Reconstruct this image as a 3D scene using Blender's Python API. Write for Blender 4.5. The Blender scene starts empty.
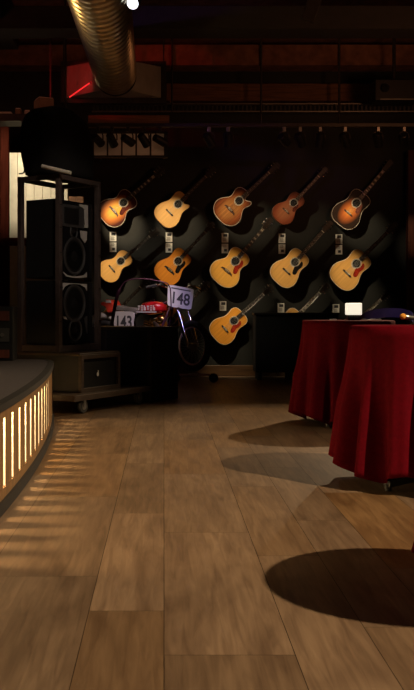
import bpy, bmesh, math, random
from mathutils import Vector, Matrix
random.seed(7)
PI = math.pi
C = bpy.context.scene.collection
SC = bpy.context.scene
# ------------------------------------------------------------------ camera
H = 0.80; F = 950.0; VX, VY = 164.0, 310.5
cam = bpy.data.objects.new('camera', bpy.data.cameras.new('camera')); C.objects.link(cam)
cam.location = (0, 0, H); cam.rotation_euler = (PI/2, 0, 0)
cam.data.sensor_fit = 'HORIZONTAL'; cam.data.sensor_width = 36
cam.data.lens = F/414*36
cam.data.shift_x = (207-VX)/414; cam.data.shift_y = -(345-VY)/414
SC.camera = cam
# ------------------------------------------------------------------ world, exposure
w = bpy.data.worlds.new('world'); SC.world = w; w.use_nodes = True
w.node_tree.nodes['Background'].inputs[0].default_value = (0.9, 0.55, 0.4, 1)
w.node_tree.nodes['Background'].inputs[1].default_value = 0.0022
SC.view_settings.view_transform = 'Standard'; SC.view_settings.look = 'None'
SC.view_settings.exposure = 0.0; SC.view_settings.gamma = 1; SC.view_settings.use_curve_mapping = False

def P(x, y, D):                      # where the photograph's point (x, y) lies at depth D
    return Vector(((x-VX)*D/F, D, H-(y-VY)*D/F))
def lamp(name, loc, target, watts, col, size=50, blend=.5, radius=.04, parent=None):
    l = bpy.data.lights.new(name, 'SPOT'); l.energy = watts; l.color = col
    l.spot_size = math.radians(size); l.spot_blend = blend; l.shadow_soft_size = radius
    o = bpy.data.objects.new(name, l); C.objects.link(o); o.location = loc
    d = Vector(target)-Vector(loc)
    o.rotation_euler = d.to_track_quat('-Z', 'Y').to_euler()
    return o
WARM = (1, .74, .44)
# unseen lamps outside the frame; those marked added only brighten what they aim at
lamp('unseen_spot', (2.85, 9.2, 3.05), (0.35, 6.3, 0), 620, WARM, 47, 1, .03)
lamp('unseen_spot', (3.22, 2.1, 3.72), (0.35, 3.1, 0), 1150, WARM, 80, .9, .035)
lamp('unseen_spot', (-2.7, 5.0, 3.0), (1.2, 5.3, .5), 70, (1, .62, .5), 30, .8, .12)  # added to pick out the left folds of the cloths
lamp('unseen_spot', (-2.2, 3.0, 3.7), (-1.3, 6.2, 0.4), 60, (1, .88, .82), 40, .8, .2)
lamp('unseen_spot', (.35, 4.4, 3.8), (-.72, 7.9, 1.35), 150, (1, .80, .66), 19, .8, .1)  # added to brighten the caged speakers
lamp('unseen_spot', (-.2, -.9, 3.7), (-.3, 2.4, 0), 85, (1, .70, .45), 52, .9, .3)  # added soft fill from behind the camera
lamp('red_stage_spot', (-2.3, 8.8, 3.28), (-.90, 10.3, 3.34), 60, (1, .03, .03), 22, .4, .03)
lamp('purple_stage_spot', (1.5, 7.0, 3.6), (.13, 10.45, .97), 250, (.58, .47, 1), 8.5, .5, .05)
lamp('purple_stage_spot', (2.6, 5.6, 3.6), (1.86, 7.8, .78), 150, (.55, .38, 1), 13, .6, .05)
lamp('purple_stage_spot', (-2.2, 5.6, 3.25), (-.72, 7.8, 3.25), 70, (.5, .2, 1), 22, .7, .08)
lamp('unseen_spot', (.25, 8.0, 3.75), (-.30, 10.9, .64), 360, (1, .76, .70), 15, .7, .04)  # added to brighten the motorcycle
lamp('unseen_spot', (-1.9, 6.6, 2.1), (-.55, 7.6, 3.2), 38, (1, .66, .26), 50, .8, .05)  # added mid-air uplight warming the duct
lamp('unseen_spot', (-2.4, 9.2, 3.3), (-1.5, 10.2, 1.75), 330, (1, .85, .6), 58, .8, .05)  # added to lift the cream panel
lamp('unseen_spot', (-2.7, 6.6, 2.6), (-1.2, 10.6, 4), 26, (1, .30, .14), 50, .8, .2)  # added reddish uplight for the left part of the ceiling
lamp('unseen_spot', (2.9, 7.4, 2.4), (.9, 10.6, 3.9), 50, (1, .40, .17), 90, .8, .3)  # added mid-air uplight standing for bounce onto the ceiling

# ------------------------------------------------------------------ materials
M = {}
def mat(name, col, rough=.6, metal=0, spec=.5, emit=None, estr=0, noise=0, nscale=12, stretch=(1, 1, 1), bump=0, sheen=0, coat=0):
    m = bpy.data.materials.new(name); m.use_nodes = True; M[name] = m
    nt = m.node_tree; b = nt.nodes['Principled BSDF']
    b.inputs['Base Color'].default_value = (*col, 1); b.inputs['Roughness'].default_value = rough
    b.inputs['Metallic'].default_value = metal; b.inputs['Specular IOR Level'].default_value = spec
    b.inputs['Coat Weight'].default_value = coat; b.inputs['Coat Roughness'].default_value = .12
    b.inputs['Sheen Weight'].default_value = sheen
    if emit:
        b.inputs['Emission Color'].default_value = (*emit, 1); b.inputs['Emission Strength'].default_value = estr
    tc = nt.nodes.new('ShaderNodeTexCoord'); mp = nt.nodes.new('ShaderNodeMapping')
    mp.inputs['Scale'].default_value = stretch
    nt.links.new(tc.outputs['Object'], mp.inputs[0])
    n = nt.nodes.new('ShaderNodeTexNoise'); n.inputs['Scale'].default_value = nscale; n.inputs['Detail'].default_value = 5
    nt.links.new(mp.outputs[0], n.inputs['Vector'])
    if noise:
        r = nt.nodes.new('ShaderNodeValToRGB')
        r.color_ramp.elements[0].position = .3; r.color_ramp.elements[1].position = .72
        r.color_ramp.elements[0].color = (*[c*(1-noise) for c in col], 1)
        r.color_ramp.elements[1].color = (*[min(1, c*(1+noise)) for c in col], 1)
        nt.links.new(n.outputs[0], r.inputs[0]); nt.links.new(r.outputs[0], b.inputs['Base Color'])
    if bump:
        bp = nt.nodes.new('ShaderNodeBump'); bp.inputs['Strength'].default_value = bump; bp.inputs['Distance'].default_value = .01
        nt.links.new(n.outputs[0], bp.inputs['Height']); nt.links.new(bp.outputs[0], b.inputs['Normal'])
    return m
mat('wall_black', (.006, .0072, .0064), .6, noise=.25, nscale=5, bump=.15)
mat('dark_panel', (.02, .015, .013), .7, noise=.3)
mat('ceiling_brown', (.20, .085, .05), .9, noise=.35, nscale=9)
mat('ceiling_dark', (.013, .011, .010), .8, noise=.3)
mat('beam_wood', (.16, .07, .028), .7, noise=.4, nscale=6, stretch=(.6, 8, 8))
mat('dark_red_wood', (.045, .009, .005), .95, spec=.03, noise=.35, nscale=5, stretch=(8, 8, .7))
mat('red_wood', (.12, .030, .016), .5, noise=.35, nscale=5, stretch=(8, 8, .7))
mat('base_wood', (.075, .038, .016), .45, noise=.35, nscale=6, stretch=(.6, 8, 8))
mat('cream', (.62, .56, .44), .7, noise=.08)
mat('black', (.008, .008, .008), .5, noise=.2)
mat('black_gloss', (.010, .010, .011), .22, noise=.2)
mat('black_cloth', (.006, .006, .006), .95, noise=.3)
mat('cage_metal', (.075, .055, .048), .5, noise=.25)
mat('black_metal', (.035, .028, .026), .42, metal=.3, noise=.25)
mat('case_wood', (.07, .045, .03), .5, noise=.35, nscale=6, stretch=(1, 1, 6))
mat('red_glow', (.9, .05, .05), .4, emit=(1, .03, .03), estr=.9, noise=.02)  # emissive red for the reflection on the hood seam
mat('grey_plastic', (.52, .51, .48), .35, noise=.15)
mat('dark_grey', (.05, .05, .05), .5, noise=.2)
mat('duct_metal', (.60, .50, .34), .30, metal=1, noise=.12, nscale=14)
mat('hood_metal', (.45, .43, .40), .45, metal=.45, noise=.12, nscale=8)
mat('rim_paint', (.78, .56, .58), .35, metal=.3, noise=.1)
mat('chrome', (.75, .74, .72), .14, metal=1, noise=.04)
mat('brass', (.7, .45, .15), .25, metal=1, noise=.1)
mat('steel', (.42, .4, .38), .35, metal=1, noise=.15)
mat('rubber', (.018, .017, .017), .75, noise=.2)
mat('white_card', (.85, .85, .81), .6, noise=.05)
mat('ink', (.05, .05, .06), .6, noise=.1)
mat('plate_white', (.62, .60, .62), .5, noise=.06)
mat('bike_red', (.50, .012, .016), .2, noise=.15, coat=.6)
mat('tail_red', (.75, .07, .04), .35, noise=.15)
mat('bike_white', (.75, .72, .68), .4, noise=.05)
mat('seat_grey', (.16, .15, .14), .7, noise=.2)
mat('plum_tube', (.09, .03, .06), .35, metal=.5, noise=.15)
mat('velvet', (.105, .001, .006), .8, noise=.15, nscale=60, sheen=0, spec=.06)
mat('stage_top', (.068, .060, .064), .5, noise=.25, nscale=30)
mat('stage_wood', (.20, .105, .036), .5, noise=.3, nscale=5, stretch=(5, 5, .8))
mat('stage_edge', (.009, .007, .006), .7, noise=.2)
mat('cord_grey', (.3, .3, .3), .5, noise=.1)
mat('led', (.9, .8, .6), .5, emit=(1, .70, .34), estr=1.15, noise=.02)
mat('lamp_glow', (.9, .9, .85), .5, emit=(1, .90, .70), estr=.95, noise=.02)
mat('bulb', (.9, .9, .9), .5, emit=(.92, .95, 1), estr=2.2, noise=.02)
mat('lens', (.3, .3, .3), .2, emit=(1, .85, .6), estr=.35, noise=.02)
mat('orange_foam', (.75, .32, .04), .8, noise=.2)
mat('plum_fabric', (.05, .038, .07), .6, noise=.2, sheen=.3)
mat('bone', (.75, .70, .58), .4, noise=.05)
mat('neck_wood', (.16, .075, .035), .4, noise=.3, stretch=(8, 8, .6))
mat('ebony', (.022, .016, .013), .4, noise=.3)
mat('rosewood', (.07, .032, .018), .4, noise=.3)
mat('pick_black', (.012, .011, .011), .2, noise=.2)
mat('pick_red', (.30, .025, .012), .2, noise=.4, nscale=30)
mat('pick_tort', (.09, .016, .010), .2, noise=.5, nscale=30)
mat('box_tan', (.30, .19, .13), .7, noise=.2)

def top_mat(name, inner, outer=None, r0=.10, r1=.21, grain=.12, rough=.38, cz=.2):
    m = bpy.data.materials.new(name); m.use_nodes = True; M[name] = m
    nt = m.node_tree; b = nt.nodes['Principled BSDF']; L = nt.links.new
    b.inputs['Roughness'].default_value = rough; b.inputs['Coat Weight'].default_value = .06; b.inputs['Coat Roughness'].default_value = .04; b.inputs['Specular IOR Level'].default_value = .2
    tc = nt.nodes.new('ShaderNodeTexCoord'); mp = nt.nodes.new('ShaderNodeMapping')
    mp.inputs['Scale'].default_value = (120, 20, 3); L(tc.outputs['Object'], mp.inputs[0])
    n = nt.nodes.new('ShaderNodeTexNoise'); n.inputs['Scale'].default_value = 1; n.inputs['Detail'].default_value = 3
    L(mp.outputs[0], n.inputs['Vector'])
    rp = nt.nodes.new('ShaderNodeValToRGB')
    rp.color_ramp.elements[0].position = .3; rp.color_ramp.elements[1].position = .7
    rp.color_ramp.elements[0].color = (1-grain*2, 1-grain*2, 1-grain*2, 1); rp.color_ramp.elements[1].color = (1, 1, 1, 1)
    L(n.outputs[0], rp.inputs[0])
    mix = nt.nodes.new('ShaderNodeMix'); mix.data_type = 'RGBA'; mix.blend_type = 'MULTIPLY'; mix.inputs[0].default_value = 1
    if outer:                                           # sunburst finish
        mp2 = nt.nodes.new('ShaderNodeMapping'); mp2.inputs['Location'].default_value = (0, 0, -cz*.74); mp2.inputs['Scale'].default_value = (1.05, 0, .74)
        L(tc.outputs['Object'], mp2.inputs[0])
        ln = nt.nodes.new('ShaderNodeVectorMath'); ln.operation = 'LENGTH'; L(mp2.outputs[0], ln.inputs[0])
        mr = nt.nodes.new('ShaderNodeMapRange'); mr.inputs[1].default_value = r0; mr.inputs[2].default_value = r1; L(ln.outputs['Value'], mr.inputs[0])
        cr = nt.nodes.new('ShaderNodeValToRGB'); L(mr.outputs[0], cr.inputs[0])
        cr.color_ramp.elements[0].color = (*inner, 1); cr.color_ramp.elements[1].color = (*outer, 1)
        e = cr.color_ramp.elements.new(.5); e.color = (*[a*.35+c*.65 if i else a*.6+c*.4 for i, (a, c) in enumerate(zip(inner, outer))], 1)
        L(cr.outputs[0], mix.inputs[6])
    else:
        mix.inputs[6].default_value = (*inner, 1)
    L(rp.outputs[0], mix.inputs[7]); L(mix.outputs[2], b.inputs['Base Color'])
    return m

# floor boards: one wood, every board with its own tone and grain offset
def floor_mat():
    m = bpy.data.materials.new('floor_boards'); m.use_nodes = True; M['floor_boards'] = m
    nt = m.node_tree; b = nt.nodes['Principled BSDF']; L = nt.links.new
    b.inputs['Roughness'].default_value = .46; b.inputs['Specular IOR Level'].default_value = .35
    at = nt.nodes.new('ShaderNodeAttribute'); at.attribute_name = 'board'
    tc = nt.nodes.new('ShaderNodeTexCoord'); sep = nt.nodes.new('ShaderNodeSeparateColor'); L(at.outputs['Color'], sep.inputs[0])
    off = nt.nodes.new('ShaderNodeVectorMath'); off.operation = 'SCALE'; off.inputs['Scale'].default_value = 37.0
    L(at.outputs['Color'], off.inputs[0])
    add = nt.nodes.new('ShaderNodeVectorMath'); L(tc.outputs['Object'], add.inputs[0]); L(off.outputs[0], add.inputs[1])
    mp = nt.nodes.new('ShaderNodeMapping'); mp.inputs['Scale'].default_value = (22, 1.6, 1); L(add.outputs[0], mp.inputs[0])
    n1 = nt.nodes.new('ShaderNodeTexNoise'); n1.inputs['Scale'].default_value = 2.2; n1.inputs['Detail'].default_value = 8; n1.inputs['Distortion'].default_value = .9
    L(mp.outputs[0], n1.inputs['Vector'])
    mp2 = nt.nodes.new('ShaderNodeMapping'); mp2.inputs['Scale'].default_value = (3.6, .9, 1); L(add.outputs[0], mp2.inputs[0])
    n2 = nt.nodes.new('ShaderNodeTexNoise'); n2.inputs['Scale'].default_value = 1.6; n2.inputs['Detail'].default_value = 4; n2.inputs['Distortion'].default_value = 1.2
    L(mp2.outputs[0], n2.inputs['Vector'])
    r1 = nt.nodes.new('ShaderNodeValToRGB'); L(n1.outputs[0], r1.inputs[0])
    r1.color_ramp.elements[0].position = .32; r1.color_ramp.elements[0].color = (.172, .096, .044, 1)
    r1.color_ramp.elements[1].position = .68; r1.color_ramp.elements[1].color = (.272, .162, .077, 1)
    r2 = nt.nodes.new('ShaderNodeValToRGB'); L(n2.outputs[0], r2.inputs[0])
    r2.color_ramp.elements[0].position = .30; r2.color_ramp.elements[0].color = (.62, .58, .55, 1)
    r2.color_ramp.elements[1].position = .62; r2.color_ramp.elements[1].color = (1, 1, 1, 1)
    mx = nt.nodes.new('ShaderNodeMix'); mx.data_type = 'RGBA'; mx.blend_type = 'MULTIPLY'; mx.inputs[0].default_value = 1
    L(r1.outputs[0], mx.inputs[6]); L(r2.outputs[0], mx.inputs[7])
    hsv = nt.nodes.new('ShaderNodeHueSaturation'); L(mx.outputs[2], hsv.inputs['Color'])
    v = nt.nodes.new('ShaderNodeMapRange'); v.inputs[3].default_value = .55; v.inputs[4].default_value = 1.55; L(sep.outputs[0], v.inputs[0]); L(v.outputs[0], hsv.inputs['Value'])
    s = nt.nodes.new('ShaderNodeMapRange'); s.inputs[3].default_value = .80; s.inputs[4].default_value = 1.12; L(sep.outputs[1], s.inputs[0]); L(s.outputs[0], hsv.inputs['Saturation'])
    L(hsv.outputs[0], b.inputs['Base Color'])
    bp = nt.nodes.new('ShaderNodeBump'); bp.inputs['Strength'].default_value = .12; bp.inputs['Distance'].default_value = .004
    L(n1.outputs[0], bp.inputs['Height']); L(bp.outputs[0], b.inputs['Normal'])
floor_mat()

# ------------------------------------------------------------------ mesh helpers
class MB:
    def __init__(s): s.bm = bmesh.new()
    def box(s, c, size, rot=None, taper=None):
        mx = Matrix.Translation(c) @ (rot.to_4x4() if rot else Matrix()) @ Matrix.Diagonal((*size, 1))
        g = bmesh.ops.create_cube(s.bm, size=1)
        if taper:
            for v in g['verts']:
                if v.co.z > 0: v.co.x *= taper; v.co.y *= taper
        bmesh.ops.transform(s.bm, matrix=mx, verts=g['verts']); return s
    def cyl(s, p0, p1, r0, r1=None, seg=16, caps=True):
        p0, p1 = Vector(p0), Vector(p1); d = p1-p0
        g = bmesh.ops.create_cone(s.bm, cap_ends=caps, segments=seg, radius1=r0, radius2=r0 if r1 is None else r1, depth=d.length)
        mx = Matrix.Translation((p0+p1)/2) @ d.to_track_quat('Z', 'Y').to_matrix().to_4x4()
        bmesh.ops.transform(s.bm, matrix=mx, verts=g['verts']); return s
    def sph(s, c, r, seg=16, scale=(1, 1, 1)):
        g = bmesh.ops.create_uvsphere(s.bm, u_segments=seg, v_segments=seg//2+2, radius=r)
        bmesh.ops.transform(s.bm, matrix=Matrix.Translation(c) @ Matrix.Diagonal((*scale, 1)), verts=g['verts']); return s
    def tube(s, pts, r, seg=8, closed=False):
        pts = [Vector(p) for p in pts]; n = len(pts); rings = []; up = Vector((0.13, .31, .94)).normalized()
        for i, p in enumerate(pts):
            a = pts[(i-1) % n] if closed or i else p; c = pts[(i+1) % n] if closed or i < n-1 else p
            t = (c-a).normalized(); u = (up-t*up.dot(t))
            if u.length < .05: u = Vector((1, 0, 0))-t*t.x
            u.normalize(); up = u; v = t.cross(u)
            rr = r[i] if isinstance(r, (list, tuple)) else r
            rings.append([s.bm.verts.new(p+u*rr*math.cos(k*2*PI/seg)+v*rr*math.sin(k*2*PI/seg)) for k in range(seg)])
        for i in range(n if closed else n-1):
            A, B = rings[i], rings[(i+1) % n]
            sh = 0
            if closed and i == n-1: sh = min(range(seg), key=lambda q: (A[0].co-B[q].co).length)
            for k in range(seg): s.bm.faces.new((A[k], A[(k+1) % seg], B[(k+1+sh) % seg], B[(k+sh) % seg]))
        if not closed: s.bm.faces.new(rings[0][::-1]); s.bm.faces.new(rings[-1])
        return s
    def lathe(s, prof, seg=24, mx=None):                # prof: (r, z) pairs about the z axis
        rings = []; new = []
        for r, z in prof:
            rg = [s.bm.verts.new((max(r, 1e-4)*math.cos(k*2*PI/seg), max(r, 1e-4)*math.sin(k*2*PI/seg), z)) for k in range(seg)]
            rings.append(rg); new += rg
        for A, B in zip(rings, rings[1:]):
            for k in range(seg): s.bm.faces.new((A[k], A[(k+1) % seg], B[(k+1) % seg], B[k]))
        s.bm.faces.new(rings[0][::-1]); s.bm.faces.new(rings[-1])
        if mx is not None: bmesh.ops.transform(s.bm, matrix=mx, verts=new)
        return s
    def prism(s, out, y0, y1):                          # outline (x, z) from y0 (front) to y1 (back)
        A = [s.bm.verts.new((x, y0, z)) for x, z in out]; B = [s.bm.verts.new((x, y1, z)) for x, z in out]
        s.bm.faces.new(A); s.bm.faces.new(B[::-1]); n = len(out)
        for k in range(n): s.bm.faces.new((A[(k+1) % n], A[k], B[k], B[(k+1) % n]))
        return s
    def prismz(s, out, z0, z1):
        A = [s.bm.verts.new((x, y, z0)) for x, y in out]; B = [s.bm.verts.new((x, y, z1)) for x, y in out]
        s.bm.faces.new(A[::-1]); s.bm.faces.new(B); n = len(out)
        for k in range(n): s.bm.faces.new((A[k], A[(k+1) % n], B[(k+1) % n], B[k]))
        return s
    def xf(s, mx): bmesh.ops.transform(s.bm, matrix=mx, verts=s.bm.verts[:]); return s
    def build(s, name, m, parent=None, smooth=False, bevel=0, normals=True):
        if normals: bmesh.ops.recalc_face_normals(s.bm, faces=s.bm.faces[:])
        me = bpy.data.meshes.new(name); s.bm.to_mesh(me); s.bm.free()
        me.materials.append(M[m] if isinstance(m, str) else m)
        o = bpy.data.objects.new(name, me); C.objects.link(o)
        if parent: o.parent = parent
        if smooth:
            me.shade_smooth() if hasattr(me, 'shade_smooth') else [setattr(p, 'use_smooth', True) for p in me.polygons]
            if smooth != True: me.set_sharp_from_angle(angle=math.radians(smooth))
        if bevel:
            b = o.modifiers.new('bevel', 'BEVEL'); b.width = bevel; b.segments = 2; b.limit_method = 'ANGLE'
        return o
def tag(o, label, cat, group=None):
    o['label'] = label; o['category'] = cat
    if group: o['group'] = group
    return o
def thing(name, label, cat, loc=(0, 0, 0), rot=(0, 0, 0), group=None):
    o = bpy.data.objects.new(name, None); C.objects.link(o); o.location = loc; o.rotation_euler = rot
    o.empty_display_size = .05
    return tag(o, label, cat, group)
def struct(o): o['kind'] = 'structure'; return o
def children(o): return [c for c in bpy.data.objects if c.parent == o]
def text_mesh(name, body, size, m, parent, mx, extrude=.001, sx=1.0):
    cu = bpy.data.curves.new(name, 'FONT'); cu.body = body; cu.size = size; cu.extrude = extrude
    cu.align_x = 'CENTER'; cu.align_y = 'CENTER'; cu.offset = size*.022
    t = bpy.data.objects.new('tmp', cu); C.objects.link(t)
    dg = bpy.context.evaluated_depsgraph_get()
    me = bpy.data.meshes.new_from_object(t.evaluated_get(dg)); me.name = name
    bpy.data.objects.remove(t); bpy.data.curves.remove(cu)
    me.transform(mx @ Matrix.Diagonal((sx, 1, 1, 1))); me.materials.clear(); me.materials.append(M[m])
    o = bpy.data.objects.new(name, me); C.objects.link(o); o.parent = parent
    return o
def spline(pts, n=6):
    out = []
    for i in range(len(pts)-1):
        p0 = pts[max(i-1, 0)]; p1 = pts[i]; p2 = pts[i+1]; p3 = pts[min(i+2, len(pts)-1)]
        for k in range(n):
            t = k/n
            out.append(tuple(.5*(2*b+(c-a)*t+(2*a-5*b+4*c-d)*t*t+(3*b-a-3*c+d)*t**3) for a, b, c, d in zip(p0, p1, p2, p3)))
    out.append(tuple(pts[-1])); return out

# ================================================================== SETTING
YW = 11.6
def make_floor():
    bm = bmesh.new(); lay = bm.loops.layers.color.new('board')
    xs = [-3.2, -2.9, -2.7, -2.4, -2.2, -1.9, -1.7, -1.4, -1.2, -.9, -.7, -.54, -.2, 0, .305, .505, .7, 1.0, 1.2, 1.5, 1.7, 2.0, 2.2, 2.5, 2.7, 3.0, 3.2, 3.5, 3.7]
    start = {0: 2.206, -.2: 2.53, -.54: 2.86, .305: 3.1, .505: 2.4, .7: 2.95, -.7: 3.4}
    tone = {(0, 2): .58, (-.2, 2): .62, (-.54, 2): .42, (-.54, 1): .40, (0, 1): .42, (-.2, 1): .40, (-.2, 3): .36, (-.54, 3): .44, (0, 3): .50}
    rnd = random.Random(5); g = .0008
    base = bm
    for x0, x1 in zip(xs, xs[1:]):
        s = start.get(x0, rnd.uniform(2, 3.2))
        k = 0; y = s-4*1.22
        while y < YW+.1:
            a, b = max(y, -1.5), min(y+1.22, YW)
            if b > a:
                idx = round((y-s)/1.22)+2
                t = tone.get((x0, idx), rnd.uniform(.32, .56)); sa = rnd.random(); ph = rnd.random()
                if (x0, idx) in ((0, 2),): sa = .1
                q = [bm.verts.new((*c, 0)) for c in ((x0+g, a+g), (x1-g, a+g), (x1-g, b-g), (x0+g, b-g))]
                f = bm.faces.new(q)
                for l in f.loops: l[lay] = (t, sa, ph, 1)
            y += 1.22
    me = bpy.data.meshes.new('floor'); bm.to_mesh(me); bm.free()
    me.materials.append(M['floor_boards'])
    o = bpy.data.objects.new('floor', me); C.objects.link(o); struct(o)
    sub = MB().box((.25, 5.05, -.03), (6.9, 13.1, .05)).build('joint_filler', 'stage_edge', o)
make_floor()
struct(MB().box((.25, YW+.05, 2), (6.9, .1, 4)).build('wall_back', 'wall_black'))
struct(MB().box((-3.25, 5.05, 2), (.1, 13.1, 4)).build('wall_left', 'dark_panel'))
struct(MB().box((3.75, 5.05, 2), (.1, 13.1, 4)).build('wall_right', 'dark_panel'))
struct(MB().box((.25, -1.55, 2), (6.9, .1, 4)).build('wall_front', 'dark_panel'))
struct(MB().box((.25, 5.05, 4.05), (6.9, 13.1, .1)).build('ceiling', 'ceiling_brown'))
struct(MB().box((.25, YW-.012, .066), (6.9, .024, .132)).build('baseboard_back', 'base_wood', bevel=.004))
# wood header along the top of the guitar wall, ducts and bulkheads above
struct(MB().box((1.3, 11.5, 3.43), (2.54, .12, .21)).build('trim_1', 'beam_wood', bevel=.006))
struct(MB().box((.25, 9.3, 3.62), (6.9, .35, .22)).build('trim_2', 'ceiling_dark', bevel=.006))
struct(MB().box((-2.36, 6.1, 3.79), (1.6, 8.2, .38)).build('trim_3', 'ceiling_dark', bevel=.006))
struct(MB().box((.25, 11.3, 3.80), (6.9, .3, .24)).build('trim_4', 'ceiling_brown'))
# reddish timber pillar at the right end of the guitar wall, cream and red panels at its left end
def pillar(name, x0, x1, y, z0, z1, m, th=.12):
    b = MB(); n = max(1, round((x1-x0)/.09)); wd = (x1-x0)/n
    for i in range(n): b.box((x0+wd*(i+.5), y, (z0+z1)/2), (wd-.003, th, z1-z0))
    return struct(b.build(name, m, bevel=.004))
pillar('trim_5', 2.92, 3.28, 11.42, 0, 2.72, 'red_wood')
pillar('trim_6', -1.655, -1.03, 10.2, 0, 2.49, 'cream', .06)
pillar('trim_7', -2.1, -1.66, 10.2, 0, 2.85, 'dark_red_wood', .06)
struct(MB().box((-1.72, 10.155, 1.535), (.62, .026, .085)).build('trim_9', 'dark_red_wood', bevel=.004))
pillar('trim_8', -1.02, -.86, 10.2, 0, 2.02, 'beam_wood', .06)

# ================================================================== STAGE
def stage_x(y): return -.645-.02*(y-4)**2
def build_stage():
    st = thing('stage_platform', 'curved low stage with lit slatted wooden front and dark grey top', 'stage', (-1.6, 4.5, 0))
    off = Matrix.Translation((1.6, -4.5, 0))
    ys = [1.2+i*.1 for i in range(58)]
    edge = [(stage_x(y), y) for y in ys]+[(-.838, 7.0), (-.86, 7.10), (-.90, 7.19), (-.97, 7.24)]
    poly = edge+[(-3.1, 7.25), (-3.1, 1.2)]
    MB().prismz(poly, .405, .43).xf(off).build('deck', 'stage_top', st)
    def band(off0, off1, z0, z1):
        b = MB(); pts = edge
        for (xa, ya), (xb, yb) in zip(pts, pts[1:]):
            q = [(xa-off0, ya), (xb-off0, yb), (xb+off1, yb), (xa+off1, ya)]
            b.prismz(q, z0, z1)
        bmesh.ops.remove_doubles(b.bm, verts=b.bm.verts[:], dist=1e-5)
        return b.xf(off)
    band(.03, .012, .402, .432).build('edge_trim', 'stage_edge', st)
    band(.02, .002, .368, .402).build('top_rail', 'stage_wood', st)
    band(.02, .002, .045, .085).build('bottom_rail', 'stage_wood', st)
    band(.05, .016, 0, .045).build('kick_plinth', 'stage_edge', st)
    y = 1.36
    gap = .055
    while y < 7.0:
        y0, y1 = y+gap, y+.205
        xa, xb = stage_x(y0), stage_x(y1)
        n = Vector((1, (y0-y1) and (xa-xb)/(y1-y0)*-1*-1, 0))
        MB().prismz([(xa-.014, y0), (xb-.014, y1), (xb, y1), (xa, y0)], .085, .368).xf(off).build('slat', 'stage_wood', st, bevel=.0015)
        # thin lit strip fixed to the edge of the slat that faces the gap
        MB().prismz([(xa-.0115, y0-.004), (xa-.0115, y0-.0005), (xa-.002, y0-.0005), (xa-.002, y0-.004)], .087, .366).xf(off).build('light_strip', 'led', st)
        yc = y+gap/2; xc = stage_x(yc)
        MB().box((xc-.11, (y0+y1)/2, .21), (.17, .008, .32)).xf(off).build('unseen_baffle', 'stage_edge', st)  # hidden divider added to keep neighbouring slot lamps from crossing
        if 3.0 < y < 6.9:
            l = bpy.data.lights.new('slot_lamp', 'POINT'); l.energy = 13; l.color = (1, .66, .30); l.shadow_soft_size = .02
            o = bpy.data.objects.new('slot_lamp', l); C.objects.link(o); o.parent = st; o.location = off @ Vector((xc-.13, yc, .33))
        y += .205
    MB().prismz([(-1.7, 1.3), (-1.68, 1.3), (-1.68, 7.1), (-1.7, 7.1)], 0, .40).xf(off).build('inner_panel', 'cream', st)
build_stage()

# ================================================================== GUITARS
ST = {
 'dread': [(0, 0), (.002, .06), (.014, .115), (.05, .168), (.105, .194), (.15, .198), (.20, .188), (.25, .162), (.29, .142), (.325, .136), (.365, .140), (.405, .147), (.44, .146), (.472, .13), (.492, .10), (.50, .05), (.50, 0)],
 'jumbo': [(0, 0), (.003, .06), (.018, .12), (.055, .175), (.105, .205), (.155, .211), (.205, .196), (.25, .165), (.285, .138), (.315, .127), (.345, .129), (.385, .144), (.42, .150), (.455, .140), (.482, .113), (.497, .06), (.50, 0)],
 'small': [(0, 0), (.003, .05), (.016, .10), (.05, .148), (.10, .176), (.145, .180), (.19, .168), (.235, .140), (.272, .118), (.305, .110), (.34, .112), (.375, .124), (.41, .130), (.445, .122), (.475, .096), (.495, .05), (.50, 0)],
}
def outline(kind, cut=False, inset=0):
    prof = spline(ST[kind], 5)
    left = [(-h, z) for z, h in prof]
    if cut:
        pr = [p for p in ST[kind] if p[0] <= .37]+[(.405, .15), (.432, .143), (.445, .126), (.438, .100), (.42, .075), (.412, .052), (.425, .036), (.46, .03), (.50, .028), (.50, 0)]
        right = [(h, z) for z, h in spline(pr, 5)]
    else: right = [(h, z) for z, h in prof]
    pts = left+right[::-1]
    res = []
    for p in pts:
        if not res or math.dist(p, res[-1]) > 5e-4: res.append(p)
    if math.dist(res[0], res[-1]) < 5e-4: res.pop()
    if inset:
        n = len(res); out = []
        ar = sum(res[i][0]*res[(i+1) % n][1]-res[(i+1) % n][0]*res[i][1] for i in range(n))
        sg = 1 if ar > 0 else -1
        for i in range(n):
            a, b = res[i-1], res[(i+1) % n]; dx, dz = b[0]-a[0], b[1]-a[1]; l = math.hypot(dx, dz) or 1
            out.append((res[i][0]-dz/l*inset*sg, res[i][1]+dx/l*inset*sg))
        return out
    return res
PICK = {'std': [(.05, .31), (.062, .335), (.064, .365), (.056, .395), (.062, .405), (.085, .40), (.105, .375), (.112, .34), (.105, .30), (.115, .262), (.118, .235), (.10, .215), (.075, .218), (.058, .24), (.045, .272), (.038, .295)],
        'small': [(.05, .31), (.06, .335), (.06, .36), (.068, .372), (.085, .362), (.095, .33), (.10, .295), (.105, .265), (.09, .247), (.07, .25), (.055, .27), (.045, .292)]}
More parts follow.
